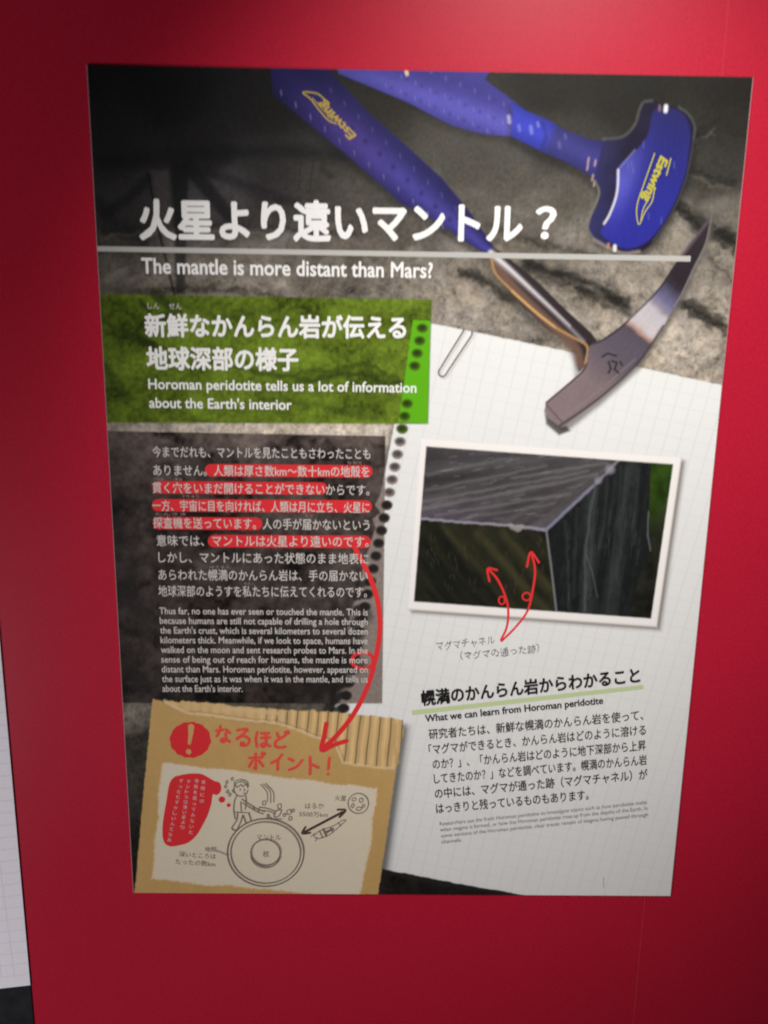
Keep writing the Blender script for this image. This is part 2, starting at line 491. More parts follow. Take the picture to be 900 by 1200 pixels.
line([(262, 831), (300, 833), (326, 836), (330, 843)], 5, (.62, .45, .24), .8, 4, 2)
line([(262, 843), (300, 846), (328, 849)], 2, (.30, .18, .07), .6, 3, 1)
line([(464, 850), (462, 872), (466, 893)], 5, (.50, .33, .14), .7, 4, 2, .2)
line([p for p in torn[:16]], 2.6, (.72, .55, .33), .7, 2.2, 1.5, .2)
line([(p[0] + 1, p[1] - 2.5) for p in torn[2:14]], 1.5, (.25, .15, .06), .5, 2.2, 1.5, .2)
# paper label glued on the cardboard
lab = [(190, 893.6), (215, 896), (240, 900), (262, 901), (285, 904), (310, 908), (340, 912), (365, 914), (390, 919), (415, 920), (443, 924), (441, 940), (437, 960), (436, 985), (430, 1010), (426, 1030), (422, 1049), (390, 1051), (355, 1047), (320, 1043),
       (290, 1041), (270, 1038), (240, 1038), (215, 1034), (177.5, 1030), (180, 1010), (181, 985), (185, 960), (185, 930), (188, 912)]
fill(lab, (.70, .55, .36), 2.4, .8, None, wob=1.6, ws=.35)
lab2 = [(310 + (p[0] - 310) * .988, 970 + (p[1] - 970) * .985) for p in lab]
fill(lab, lambda i: np.array([.66, .575, .435]) * (1 + .05 * fbm(U[i] * .2, V[i] * .2, 141, 3))[:, None], 2.0, .0, PAPER, wob=1.6, ws=.35)
fill(lab2, lambda i: np.array([.66, .575, .435]) * (1 + .05 * fbm(U[i] * .2, V[i] * .2, 141, 3))[:, None], 2.0, 1, None, wob=1.6, ws=.35)

# --- pasted photograph on the page
bq = [(493.5, 514), (798.5, 536.5), (769.5, 734.5), (478.5, 714)]
fill([(p[0] + 4.5, p[1] + 4) for p in bq], (.16, .135, .12), 9, .85)
fill([(p[0] + 2, p[1] + 2.5) for p in bq], (.16, .13, .12), 4, .6)
fill(bq, (.83, .785, .755), 1.3, 1, BORDER)
line([bq[3], bq[2]], 2.5, (.62, .56, .53), .6, 2); line([bq[1], bq[2]], 2.5, (.62, .56, .53), .5, 2)
pq = [(499.5, 523), (789, 544), (763, 725), (485, 705)]
P0, P1, P2 = (640, 621), (700, 565), (722, 541)
top_f = [(490, 516), (724, 532), (700, 565), (640, 621), (606, 616), (494, 609)]
left_f = [(494, 609), (606, 616), (640, 621), (652.5, 730), (480, 710)]
right_f = [(640, 621), (700, 565), (722, 540), (763, 543), (760, 600), (759, 625), (762, 642), (745, 690), (736, 730), (652, 730)]
def mix(a, b, t): return np.array(a) * (1 - t[:, None]) + np.array(b) * t[:, None]
def pic_bg(i):
    u, v = U[i], V[i]
    f = fbm(u * .08, v * .08, 151, 4)
    t = np.clip((v - 590) / 40 + f, 0, 1)
    return mix((.022, .046, .006), (.015, .015, .010), t) * (1 + 1.6 * f)[:, None]
def streak(u, v, ang, s, seed, long=.12):
    ca, sa = math.cos(ang), math.sin(ang)
    a = u * ca + v * sa; b = -u * sa + v * ca
    return fbm(a * s * long, b * s, seed, 4, .6)
def pic_top(i):
    u, v = U[i], V[i]
    dx, dy = u - 760, v - 520                                          # streaks fan out from the far corner
    an = np.arctan2(dy, dx); r = np.hypot(dx, dy)
    s = fbm(an * 16, r * .006, 161, 4, .6); f = fbm(u * .12, v * .12, 163, 4)
    band = np.clip(s * 3.2, -1, 1)
    c = mix((.048, .042, .044), (.115, .105, .108), np.clip(.34 + .42 * band, 0, 1))
    hz = np.exp(-((v - (562 - (u - 500) * .10)) / 9) ** 2) * np.clip((700 - u) / 150, 0, 1)
    c = c * (1 - .5 * hz[:, None])
    low = np.clip((v - 585) / 25, 0, 1) * np.clip((600 - u) / 90, 0, 1)
    c = c * (1 - .3 * low[:, None]) + low[:, None] * np.array([.03, .022, .045])
    tl = np.clip((560 - u) / 80, 0, 1) * np.clip((565 - v) / 40, 0, 1)
    c = c * (1 - .35 * tl[:, None])
    return c * (1 + .4 * f)[:, None]
def pic_left(i):
    u, v = U[i], V[i]
    s = streak(u, v, math.radians(52), .10, 171); f = fbm(u * .15, v * .15, 173, 4)
    t = np.clip(.10 + 1.1 * s + .34 * np.exp(-((u - 575 - (v - 620) * .75) / 38) ** 2) + .12 * np.clip((680 - v) / 60, 0, 1), 0, 1)
    c = mix((.009, .010, .008), (.036, .034, .016), t)
    return c * (1 + .5 * f)[:, None]
def pic_right(i):
    u, v = U[i], V[i]
    s = streak(u, v, math.radians(98), .13, 181); f = fbm(u * .15, v * .15, 183, 4)
    t = np.clip(.06 + .9 * s + .40 * np.exp(-((u - 690) / 9) ** 2) + .35 * np.exp(-((u - 735 + (v - 560) * .12) / 8) ** 2) - .25 * np.exp(-((u - 668) / 7) ** 2), 0, 1)
    c = mix((.011, .0125, .0125), (.042, .046, .046), t)
    return c * (1 + .6 * f)[:, None]
inside = poly_sd(pq, U, V)
saved = C.copy()
fill([(p[0] + (3 if p[0] > 640 else -3), p[1] + (3 if p[1] > 620 else -3)) for p in pq], pic_bg, 1.3, 1, PHOTO)
fill(top_f, pic_top, 1.2); fill(left_f, pic_left, 1.2); fill(right_f, pic_right, 1.4, wob=1.2, ws=.1)
for a, b, w, al in [((496, 597), (700, 556), 5, .30), ((496, 588), (690, 552), 3, .35), ((500, 574), (640, 546), 4, .25), ((510, 604), (668, 578), 4, .30), ((540, 608), (650, 590), 3, .25), ((500, 556), (600, 536), 5, .2), ((600, 560), (712, 542), 3, .35)]:
    line([a, b], w * .7, (.25, .235, .24), al * 1.05, 4.5, 2.2, .05, int(w * a[0]))
for a, b, w, al in [((560, 625), (640, 715), 9, .25), ((590, 622), (646, 690), 6, .3), ((520, 618), (600, 712), 6, .18)]:
    line([a, b], w, (.085, .075, .03), al, 9, 1.5, .05)
for a, b, w, al in [((700, 572), (684, 718), 4, .35), ((712, 556), (704, 640), 3, .3), ((735, 548), (722, 680), 4, .3), ((728, 548), (712, 716), 2, .3), ((662, 612), (668, 718), 3, .3), ((748, 550), (742, 640), 3, .25), ((676, 596), (672, 700), 3, .25)]:
    line([a, b], w, (.068, .074, .072), al * .85, 5, 2.5, .05, int(w * a[0]))
LV = (.32, .29, .34)
line([(494, 608), (550, 612.5), (606, 616.5)], 2.6, LV, .85, 2.5, 1.2, .2); line([(606, 616.5), (640, 621)], 3.6, (.27, .24, .31), .9, 2.5, .8, .2)
line([(598, 616), (607, 621), (612, 617)], 5, (.30, .27, .26), .8, 3, 1, .2)
line([(640, 621), (672, 591), (700, 565)], 3.6, (.20, .19, .27), .9, 2.5, .8, .2); line([(700, 565), (724, 540)], 3, (.22, .2, .25), .8, 3, 1.5, .2)
line([(640, 620), (646, 665), (653, 725)], 2.2, (.20, .19, .20), .85, 2)
disc((715, 550), 5, (.30, .27, .32), 5, .7); disc((701, 563), 4, (.27, .25, .30), 4, .6)
line([(697, 568), (690, 610), (686, 650), (685, 715)], 3, (.085, .09, .095), .6, 3, 2, .1)
line([(687, 650), (694, 670), (700, 700)], 1, (.13, .13, .13), .6, 1.5)
line([(760, 600), (759, 628), (762, 645)], 1.5, (.2, .2, .22), .5, 2, 1)
for k in range(60):                                                  # scratches and glints
    a, b = random.uniform(505, 700), random.uniform(530, 612)
    q = 4 + random.random() * 9
    sl = -.25 + random.random() * .2
    if poly_sd(top_f, np.array([a + q]), np.array([b + sl * q]))[0] < -3: line([(a, b), (a + q, b + sl * q)], .8, (.27, .25, .26), .35, 1.4)
for k in range(50):
    a, b = random.uniform(500, 640), random.uniform(622, 690); q = 3 + random.random() * 5
    line([(a, b), (a + q * .5 * random.uniform(-.4, 1), b + q)], .8, (.11, .10, .06), .25, 1.6)
for k in range(40):
    a, b = random.uniform(655, 750), random.uniform(590, 700); q = 5 + random.random() * 14
    line([(a, b), (a - q * .12, b + q)], .8, (.10, .105, .105), .22, 1.6)
wq = np.clip(.5 + inside / 1.3, 0, 1)[:, None]
C = C * (1 - wq) + saved * wq
L[(L == PHOTO) & (inside > 0)] = BORDER

# --- printed hammers
def along(u, v, a, b):
    dx, dy = b[0] - a[0], b[1] - a[1]; l = math.hypot(dx, dy)
    return ((u - a[0]) * dx + (v - a[1]) * dy) / l, ((u - a[0]) * -dy + (v - a[1]) * dx) / l      # along, across (left of the axis is positive)
TOPV = 70
gripA = [(316, 70), (392, 70), (389, 86), (431, 131), (464, 160), (492, 185), (518, 209), (548, 245), (578, 288), (579, 293), (571, 299), (548, 285), (527, 270), (498, 251), (469, 238), (453, 222), (409, 184), (364, 147), (320, 111)]
def gripA_col(i):
    u, v = U[i], V[i]
    s, c = along(u, v, (340, 90), (575, 294))
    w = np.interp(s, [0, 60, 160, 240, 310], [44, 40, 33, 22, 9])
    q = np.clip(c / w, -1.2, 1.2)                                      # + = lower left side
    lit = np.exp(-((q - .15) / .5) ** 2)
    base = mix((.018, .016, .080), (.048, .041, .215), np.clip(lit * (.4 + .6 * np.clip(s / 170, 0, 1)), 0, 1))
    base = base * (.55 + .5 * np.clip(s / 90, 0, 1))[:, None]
    base[:, 0] += .012 * np.exp(-((s - 100) / 60) ** 2) * lit
    return base * (1 + .22 * fbm(u * .12, v * .12, 191, 4))[:, None]
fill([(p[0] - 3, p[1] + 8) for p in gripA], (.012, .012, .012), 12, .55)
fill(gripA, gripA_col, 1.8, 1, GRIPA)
for k in range(13):
    a, b = 329 + 17.2 * k, 108 + 14.2 * k
    line([(a, b - 2), (a + 1, b + 3.5)], 1.3, (.22, .23, .46), .5, 1.6)
    a, b = 387 + 16.3 * k, 105 + 15.4 * k
    if k < 11: line([(a, b - 1.5), (a + 1, b + 3)], 1.4, (.11, .12, .34), .4, 2)
    if 3 < k < 12: disc((412 + 16.4 * (k - 4), 150 + 15.3 * (k - 4)), 2.8, (.02, .016, .08), 2.5, .6, 3.2)
    if 2 < k < 12: disc((400 + 17 * (k - 4), 166 + 14.8 * (k - 4)), 2.3, (.026, .02, .10), 2.5, .5, 2.8)
shaftA = [(571, 299), (579, 290), (593, 300), (612, 315), (630, 330), (660, 360), (693, 390), (700, 400), (690, 408), (687, 428), (678, 436), (676, 417), (670, 403), (643, 387), (610, 357), (590, 334), (580, 322)]
SCR = (.50, .45, .44)
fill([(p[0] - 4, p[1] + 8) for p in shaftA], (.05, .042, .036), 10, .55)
fill(shaftA, (.030, .022, .024), 1.6, 1, SHAFTA)
line(smooth([(577, 303), (600, 335), (640, 375), (672, 405), (680, 428)]), 11, (.15, .085, .062), .9, 7)
line([(576, 297), (610, 328), (645, 361), (684, 400)], 8, (.30, .26, .28), .9, 6, w2=2)
line([(575, 296), (596, 314), (630, 346), (668, 382)], 5, (.62, .58, .59), .95, 4, w2=.5)
line(smooth([(576, 304), (580, 319), (592, 333), (627, 365), (650, 383), (671, 395), (688, 406), (686, 426)]), 2.6, (.44, .25, .10), .85, 2.6)
line(smooth([(600, 341), (627, 365), (650, 383)]), 2.2, (.60, .39, .15), .7, 2.6)
headA = [(834, 252), (832, 268), (827, 286), (813, 314), (800, 343), (777, 383), (747, 427), (703, 467), (664, 498), (656, 500), (643, 489), (638, 481), (640, 471), (680, 437), (687, 427), (690, 408), (694, 402), (707, 397), (727, 383), (747, 364), (773, 337), (793, 307), (823, 267)]
def headA_col(i):
    u, v = U[i], V[i]
    s, c = along(u, v, (650, 485), (835, 252))
    ks = [0, 55, 90, 120, 133, 138, 143, 168, 175, 183, 194, 204, 214, 300]
    kc = [(.215, .158, .162), (.20, .148, .152), (.115, .092, .112), (.088, .074, .102), (.085, .066, .08), (.40, .25, .20), (.50, .45, .46), (.47, .43, .46), (.24, .21, .26), (.15, .14, .25), (.09, .082, .14), (.034, .026, .036), (.024, .017, .022), (.03, .022, .027)]
    c2 = c * .0
    ss = s + 3 * fbm(U[i] * .06, V[i] * .06, 207, 3) * 2
    r = np.stack([np.interp(ss, ks, [q[m] for q in kc]) for m in range(3)], -1)
    return r * (1 + .18 * fbm(u * .06, v * .06, 201, 4) + .12 * fbm(s * .03, c * .5, 203, 3))[:, None]
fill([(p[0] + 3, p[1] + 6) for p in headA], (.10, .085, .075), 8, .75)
fill([(638, 481), (643, 489), (657, 500), (664, 499), (668, 505), (655, 510), (640, 497)], (.045, .036, .034), 4, .9)
fill(headA, headA_col, 1.6, 1, HEADA)
line(smooth([(640, 472), (680, 438), (688, 426)]), 2.2, (.035, .026, .028), .8, 2)
line(smooth([(694, 403), (707, 398), (727, 384), (747, 365), (773, 338), (793, 308)]), 2.5, (.03, .022, .03), .8, 2.2)
line(smooth([(656, 499), (703, 466), (747, 426), (777, 382)]), 3, (.04, .030, .033), .75, 2.5)
line([(655, 493), (700, 460), (744, 421)], 1.3, (.26, .20, .20), .55, 2)
line(smooth([(834, 253), (827, 285), (813, 314), (800, 342), (790, 360)]), 1.6, (.20, .19, .18), .8, 1.6)
line([(832, 256), (823, 268), (800, 299)], 3.5, (.12, .09, .105), .7, 4)
line([(640, 474), (658, 494)], 2, (.05, .037, .038), .6, 2)
for pts in ([(713, 424), (716, 432), (713, 437)], [(717, 423), (723, 425), (720, 433), (725, 437)], [(727, 424), (729, 428)], [(706, 418), (712, 414), (722, 417)]):
    line(pts, 2.2, (.014, .011, .014), .9, 1.8)

gripB = [(395, 70), (585, 70), (568, 93), (592, 111), (606, 122), (603, 160), (573, 158), (550, 153), (527, 146), (480, 121), (440, 104), (396, 86)]
def gripB_col(i):
    u, v = U[i], V[i]
    s, c = along(u, v, (400, 70), (604, 142))
    lit = np.exp(-((c - 8) / 14) ** 2)
    t = np.clip(.25 + .75 * lit, 0, 1) * np.clip(.6 + s / 300, 0, 1)
    return mix((.028, .025, .15), (.090, .080, .37), t) * (1 + .2 * fbm(u * .12, v * .12, 211, 4))[:, None]
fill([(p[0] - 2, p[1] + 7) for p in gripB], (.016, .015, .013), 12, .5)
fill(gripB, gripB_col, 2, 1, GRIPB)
for k in range(9):
    for (a0, b0) in ((452, 98), (470, 88), (505, 82)):
        a, b = a0 + 17 * k, b0 + 7.6 * k
        if poly_sd(gripB, np.array([a]), np.array([b + 3]))[0] < -3:
            line([(a, b), (a + .6, b + 4)], 1.3, (.19, .18, .52), .45, 1.8); disc((a + 7, b + 5), 2.0, (.034, .03, .15), 2.4, .55)
line([(475, 78), (477, 87)], 4, (.75, .52, .30), .95, 2)
shaftB = [(601, 119), (615, 129), (643, 141), (664, 153), (690, 163), (714, 166), (735, 163), (724, 200), (708, 232), (700, 215), (690, 205), (667, 192), (634, 177), (600, 160)]
def shaftB_col(i):
    u, v = U[i], V[i]
    s, c = along(u, v, (600, 140), (715, 195))
    a = np.exp(-((c - 0) / 16) ** 2)
    t = np.clip((s - 42) / 12, 0, 1)
    r = mix((.036, .044, .37), (.036, .034, .165), t) * (.55 + .6 * a)[:, None]
    return r * (1 + .15 * fbm(u * .12, v * .12, 221, 4))[:, None]
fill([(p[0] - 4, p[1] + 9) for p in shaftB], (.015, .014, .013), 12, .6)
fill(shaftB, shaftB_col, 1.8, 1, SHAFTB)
for a, b, r, c in [(596, 140, 5, (.50, .50, .72)), (608, 150, 4, (.20, .24, .66)), (622, 152, 5, (.24, .28, .66)), (630, 146, 3, (.3, .33, .62)), (655, 170, 4, (.13, .14, .36)), (662, 160, 3, (.14, .15, .36))]:
    line([(a, b - r * .7), (a + 1, b + r * .7)], r * .8, c, .5, 3.5)
line([(636, 143), (640, 160), (634, 176)], 4, (.02, .024, .10), .5, 4)
for a, b in [(690, 185), (689, 193), (695, 205), (698, 188), (704, 192), (697, 212)]: line([(a, b), (a - 1, b + 6)], 2, (.50, .34, .31), .7, 2)
headB = [(753, 120), (764, 117.5), (777, 121), (788, 124), (805, 133), (814, 147), (813, 165), (809, 190), (803, 214), (788, 250), (766, 283), (749, 296), (730, 298.5), (715, 293), (695, 281), (688.5, 268), (692, 253), (699, 237), (702, 222), (697, 210), (701, 190), (710, 164), (730, 160), (744, 146), (749, 130)]
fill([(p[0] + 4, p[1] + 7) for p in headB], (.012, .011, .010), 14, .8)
headB = closed(headB)
def headB_col(i):
    t = np.clip((U[i] - 690) / 45, 0, 1)
    return mix((.026, .026, .095), (.013, .010, .026), t) * (1 + .3 * fbm(U[i] * .1, V[i] * .1, 227, 3))[:, None]
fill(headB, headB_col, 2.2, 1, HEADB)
line(smooth([(707, 163), (730, 160), (744, 146), (749, 130), (754, 120), (764, 118)]), 2.6, (.085, .088, .075), .75, 3.4)
line(smooth([(796, 126), (806, 133), (814, 147), (813, 163)]), 2.2, (.09, .095, .082), .7, 3.2)
line(smooth([(813, 165), (808, 192), (802, 215), (787, 250), (765, 283)]), 2, (.05, .05, .055), .8, 2.5)
line(smooth([(697, 212), (702, 224), (699, 237), (692, 253), (689, 268), (696, 281)]), 2.5, (.16, .15, .12), .85, 2.5)
line(smooth([(696, 281), (716, 292), (731, 297), (749, 295)]), 4, (.22, .19, .17), .85, 3)
face = [(764, 135), (770, 127), (782, 126), (797, 131), (806, 142), (809, 158), (807, 180), (802, 207), (785, 248), (762, 280), (741, 291), (728, 290), (716, 284), (704, 273), (709, 262), (716, 249), (722, 230), (724, 198), (744, 178), (759, 158)]
def face_col(i):
    u, v = U[i], V[i]
    s, c = along(u, v, (785, 130), (730, 285))
    t = np.clip(s / 120, 0, 1)
    r = mix((.018, .018, .105), (.022, .023, .245), t)
    e = np.exp(-((c - 24) / 14) ** 2) * np.exp(-((s - 95) / 40) ** 2)
    r = r + e[:, None] * np.array([.05, .05, .16])
    return r * (1 + .18 * fbm(u * .5, v * .06, 231, 3))[:, None]
fill(closed(face), face_col, 2.6, 1)
line(smooth([(724.5, 199), (724, 218), (721, 234), (714, 252), (708, 262)]), 2.4, (.62, .60, .66), .9, 2.4)
line([(744, 176), (726, 197)], 2, (.16, .16, .36), .7, 3)
line([(780.5, 124.5), (780, 130)], 4.6, (.72, .71, .71), .95, 2.5); line([(773, 124), (773, 129)], 3, (.24, .14, .12), .7, 2.5)
line([(720.5, 288.5), (720.5, 293)], 4, (.72, .68, .64), .95, 2.5); line([(713, 286), (712.5, 290)], 3, (.45, .22, .14), .8, 2.2)
for a, b in [(736, 190), (740, 188), (754, 166), (742, 196), (770, 200), (760, 250), (748, 236), (790, 190), (775, 255)]: line([(a, b), (a, b + 7)], 1.2, (.14, .15, .40), .45, 1.6)

line([(707.5, 1028), (707.5, 1040)], 1, (.25, .23, .22), .7, 1.2)
# --- paper clip printed on the page
clip = [(543.5, 384), (542.8, 388), (540.5, 392), (528, 412), (516, 431.5), (514.2, 435), (514.4, 438.5), (517, 441), (520, 440.8), (522.6, 438.5), (526, 433), (540, 412), (551, 395.5), (553, 392), (553.2, 388)]
line(smooth([(p[0] + 2, p[1] + 2) for p in clip]), 2.2, (.42, .39, .35), .6, 3)

# ------------------------------------------------------------------ cut the plan into the poster's printed parts
poster = bpy.data.objects.new("exhibit_poster", None)
COL.objects.link(poster)
poster.location = (0, 0, 0)
tag(poster, "tall printed museum poster showing two blue hammers, a notebook page and a cardboard note", "poster")
slab("backing_sheet", -PW / 2 - .0007, PW / 2 + .0007, -PH / 2, PH / 2, 0.0004, WY, M_EDGE, poster)

C = np.clip(C, .004, .86)
ii, jj = np.meshgrid(np.arange(NZ - 1), np.arange(NX - 1), indexing='ij')
v00 = (ii * NX + jj).ravel()
Q = np.stack([v00 + NX, v00 + NX + 1, v00 + 1, v00], -1)
FL = L[Q[:, 3]]

def cut(name, labels, mat, parent, label=None, depth=0.0):
    f = Q if labels is None else Q[np.isin(FL, labels)]
    idx, inv = np.unique(f.ravel(), return_inverse=True)
    me = bpy.data.meshes.new(name)
    me.vertices.add(len(idx)); me.loops.add(f.size); me.polygons.add(len(f))
    co = np.zeros((len(idx), 3), np.float32); co[:, 0] = X[idx]; co[:, 2] = Z[idx]; co[:, 1] = depth
    me.vertices.foreach_set("co", co.ravel())
    me.loops.foreach_set("vertex_index", inv.astype(np.int32).ravel())
    me.polygons.foreach_set("loop_start", np.arange(0, f.size, 4, dtype=np.int32))
    me.update(calc_edges=True)
    a = me.attributes.new("print", 'FLOAT_COLOR', 'POINT')
    cc = np.ones((len(idx), 4), np.float32); cc[:, :3] = C[idx]
    a.data.foreach_set("color", cc.ravel())
    me.validate()
    return link(name, me, mat, parent, label)

rock = cut("rock_photo", None, M_ROCK, poster, depth=0.00015)     # the photograph runs on under everything laid over it
page_o = cut("notebook_page", [PAGE], M_PAPER, poster)
green = cut("heading_panel", [GREEN], M_ROCK, poster)
cut("bright_strip", [BRIGHT], M_PAPER, green)
panel = cut("text_panel", [PANEL], M_ROCK, poster)
border = cut("pasted_photo", [BORDER], M_PAPER, poster, "pasted photo of a split dark rock in a white border")
cut("picture", [PHOTO], M_PICT, border)
card = cut("cardboard_note", [CARD], M_CARD, poster)
cut("corrugation", [CORR], M_CARD, card)
paper = cut("paper_label", [PAPER], M_PAPER, poster)
pick = cut("hammer_picture", [HEADA], M_PICT, poster, "printed rock pick with a bare steel head")
cut("grip", [GRIPA], M_PICT, pick); cut("shaft", [SHAFTA], M_PICT, pick)
crack = cut("hammer_picture", [HEADB], M_PICT, poster, "printed hammer with a blunt blue head")
cut("grip", [GRIPB], M_PICT, crack); cut("shaft", [SHAFTB], M_PICT, crack)

# ------------------------------------------------------------------ lettering and line work, printed on top
LIFT = [0]
def lift(base=0.00010):
    LIFT[0] += 1
    return -(base + 0.0000012 * LIFT[0])

def text_data(s, bold=0.0, shear=0.0):
    cu = bpy.data.curves.new("t", 'FONT')
    cu.body = s; cu.size = 1.0; cu.offset = bold; cu.shear = shear; cu.resolution_u = 3
    o = bpy.data.objects.new("t", cu); COL.objects.link(o)
    dg = bpy.context.evaluated_depsgraph_get()
    me = bpy.data.meshes.new_from_object(o.evaluated_get(dg))
    n = len(me.vertices); co = np.zeros(n * 3, np.float32); me.vertices.foreach_get("co", co); co = co.reshape(-1, 3)
    bpy.data.objects.remove(o); bpy.data.curves.remove(cu)
    return me, co.astype(float)

def write(name, s, p0, p1, h, mat, parent, bold=0.0, cjk=True, shear=0.0, y=None, jit=0):
    """one line of lettering: ink from p0 (left end of the baseline) to p1 (right end); h = em height (cjk) or cap height"""
    thin = 0.0
    me, co = text_data(s, thin, shear)
    n0 = len(co); step = np.zeros(n0)
    if bold > thin:                                   # a heavy face: the outline thickened all round, copy by copy
        nk = 8; r = bold - thin
        f0 = [tuple(p.vertices) for p in me.polygons]
        cs = [co]; st = [np.zeros(n0)]; fs = list(f0)
        for k in range(nk):
            a = 2 * math.pi * k / nk
            cs.append(co + np.array([r * math.cos(a), r * math.sin(a), 0])); st.append(np.full(n0, (k + 1) * 2e-6))
            o = n0 * (k + 1); fs += [tuple(o + q for q in f) for f in f0]
        co = np.vstack(cs); step = np.concatenate(st)
        bpy.data.meshes.remove(me)
        me = mesh(name, co, fs)
    x0, x1 = co[:, 0].min(), co[:, 0].max()
    a = np.array(at(*p0)).ravel(); b = np.array(at(*p1)).ravel()
    ex = (b - a) / (x1 - x0)
    d = (b - a) / np.linalg.norm(b - a)
    ey = np.array([-d[1], d[0]]) * h * scale_at(*[(p0[k] + p1[k]) / 2 for k in (0, 1)])[1]
    yy = (co[:, 1] + .07) / .92 if cjk else co[:, 1] / .727
    if jit:
        k = np.floor((co[:, 0] - x0) * 1.0)
        yy = yy + jit * np.sin(k * 2.4 + 1) + jit * .6 * np.sin(co[:, 0] * 9)
    w = a[None] + (co[:, :1] - x0) * ex[None] + yy[:, None] * ey[None]
    Y = lift() if y is None else y
    out = np.stack([w[:, 0], Y - step, w[:, 1]], -1).astype(np.float32)
    me.vertices.foreach_set("co", out.ravel())
    me.name = name; me.materials.clear(); me.update()
    return link(name, me, mat, parent)

def strip(pts, w, w2=None, taper=True):
    """vertices and faces of a flat stroke with rounded ends along survey points"""
    p = np.array([np.array(at(*q)).ravel() for q in pts])
    sc = scale_at(*pts[len(pts) // 2])
    s = (sc[0] + sc[1]) / 2
    n = len(p); ws = np.linspace(w, w if w2 is None else w2, n) * s / 2
    t = np.gradient(p, axis=0); t /= np.linalg.norm(t, axis=1)[:, None] + 1e-12
    nn = np.stack([-t[:, 1], t[:, 0]], -1)
    Lp, Rp = [], []
    for k in (0.0, .35, .7, .92):
        e = math.sin(math.acos(1 - k)) if k else .15
        Lp.append(p[0] - t[0] * ws[0] * (1 - k) + nn[0] * ws[0] * e); Rp.append(p[0] - t[0] * ws[0] * (1 - k) - nn[0] * ws[0] * e)
    for k in range(n):
        Lp.append(p[k] + nn[k] * ws[k]); Rp.append(p[k] - nn[k] * ws[k])
    for k in (.92, .7, .35, 0.0):
        e = math.sin(math.acos(1 - k)) if k else .15
        Lp.append(p[-1] + t[-1] * ws[-1] * (1 - k) + nn[-1] * ws[-1] * e); Rp.append(p[-1] + t[-1] * ws[-1] * (1 - k) - nn[-1] * ws[-1] * e)
    v = []
    for a, b in zip(Lp, Rp): v += [a, b]
    f = [(2 * k + 1, 2 * k + 3, 2 * k + 2, 2 * k) for k in range(len(Lp) - 1)]
    return v, f

def strokes(name, lst, mat, parent, label=None):
    """several pen strokes of one drawing: each entry (points, width[, end width])"""
    V3, F3 = [], []; y0 = lift(0.00014)
    for e in lst:
        v, f = strip(smooth(e[0], 6) if len(e[0]) > 2 else e[0], *e[1:])
        o = len(V3)
        V3 += [(q[0], y0 - 6e-7 * (k // 2), q[1]) for k, q in enumerate(v)]; y0 -= 3e-7 * len(v); F3 += [tuple(o + k for k in q) for q in f]
    return link(name, mesh(name, V3, F3), mat, parent, label)

def shape(name, pts, mat, parent, y=None, label=None):
    y = lift(0.00006) if y is None else y
    v = [(float(a), y, float(b)) for a, b in (at(*p) for p in pts)]
    return link(name, mesh(name, v, [tuple(reversed(range(len(v))))]), mat, parent, label)

def ring(c, rx, ry, n=40, a0=0, a1=360):
    return [(c[0] + rx * math.cos(math.radians(a0 + (a1 - a0) * k / n)), c[1] + ry * math.sin(math.radians(a0 + (a1 - a0) * k / n))) for k in range(n + 1)]

def capsule(x0, x1, y0, y1, h):
    p = []
    r = h / 2
    for k in range(9):
        a = math.pi / 2 + math.pi * k / 8; p.append((x0 + r + r * math.cos(a), y0 + r * math.sin(a)))
    for k in range(9):
        a = -math.pi / 2 + math.pi * k / 8; p.append((x1 - r + r * math.cos(a), y1 + r * math.sin(a)))
    return p

# title block
write("title_text", "火星より遠いマントル", (163.5, 279.5), (612, 284), 45.5, M_WHITE, poster, bold=0.034)
write("title_text", "？", (626, 282), (651, 282.3), 43, M_WHITE, poster, bold=0.032)
shape("title_rule", [(113.8, 288.5), (809.5, 300), (809, 306.5), (114.2, 294.5)], M_RULE, poster)
write("subtitle_text", "The mantle is more distant than Mars?", (166, 320), (507, 325.5), 18.5, M_WHITE, poster, bold=0.022, cjk=False)

# green heading
write("heading_text", "新鮮なかんらん岩が伝える", (170, 394), (476, 396.5), 26, M_WHITE, green, bold=0.034)
write("heading_text", "地球深部の様子", (172, 432.5), (350, 434), 26, M_WHITE, green, bold=0.034)
write("reading_aid", "しん", (173, 362), (187, 362.3), 8, M_SOFTWHITE, green)
write("reading_aid", "せん", (198, 362.5), (213, 362.8), 8, M_SOFTWHITE, green)
write("heading_caption", "Horoman peridotite tells us a lot of information", (174, 455.5), (488, 460), 12.2, M_WHITE, green, bold=0.019, cjk=False)
write("heading_caption", "about the Earth's interior", (175, 477.5), (342, 480), 12.2, M_WHITE, green, bold=0.019, cjk=False)

# body text
JP = ["今までだれも、マントルを見たこともさわったことも", "ありません。人類は厚さ数km～数十kmの地殻を", "貫く穴をいまだ開けることができないからです。", "一方、宇宙に目を向ければ、人類は月に立ち、火星に",
      "探査機を送っています。人の手が届かないという", "意味では、マントルは火星より遠いのです。", "しかし、マントルにあった状態のまま地表に", "あらわれた幌満のかんらん岩は、手の届かない", "地球深部のようすを私たちに伝えてくれるのです。"]
JPP = [((179, 535.5), (434, 538)), ((180, 557), (433, 559)), ((179, 577.5), (433, 580.5)), ((179, 598.5), (433, 601)), ((180, 618.5), (433, 621.5)), ((184, 639.5), (432, 641)), ((186, 659), (432, 661)), ((186, 679.5), (431, 681)), ((186, 698.5), (430, 700))]
for s, (a, b) in zip(JP, JPP):
    write("body_text", s, a, b, 12.8, M_SOFTWHITE, panel, bold=0.008, y=lift(.0005))
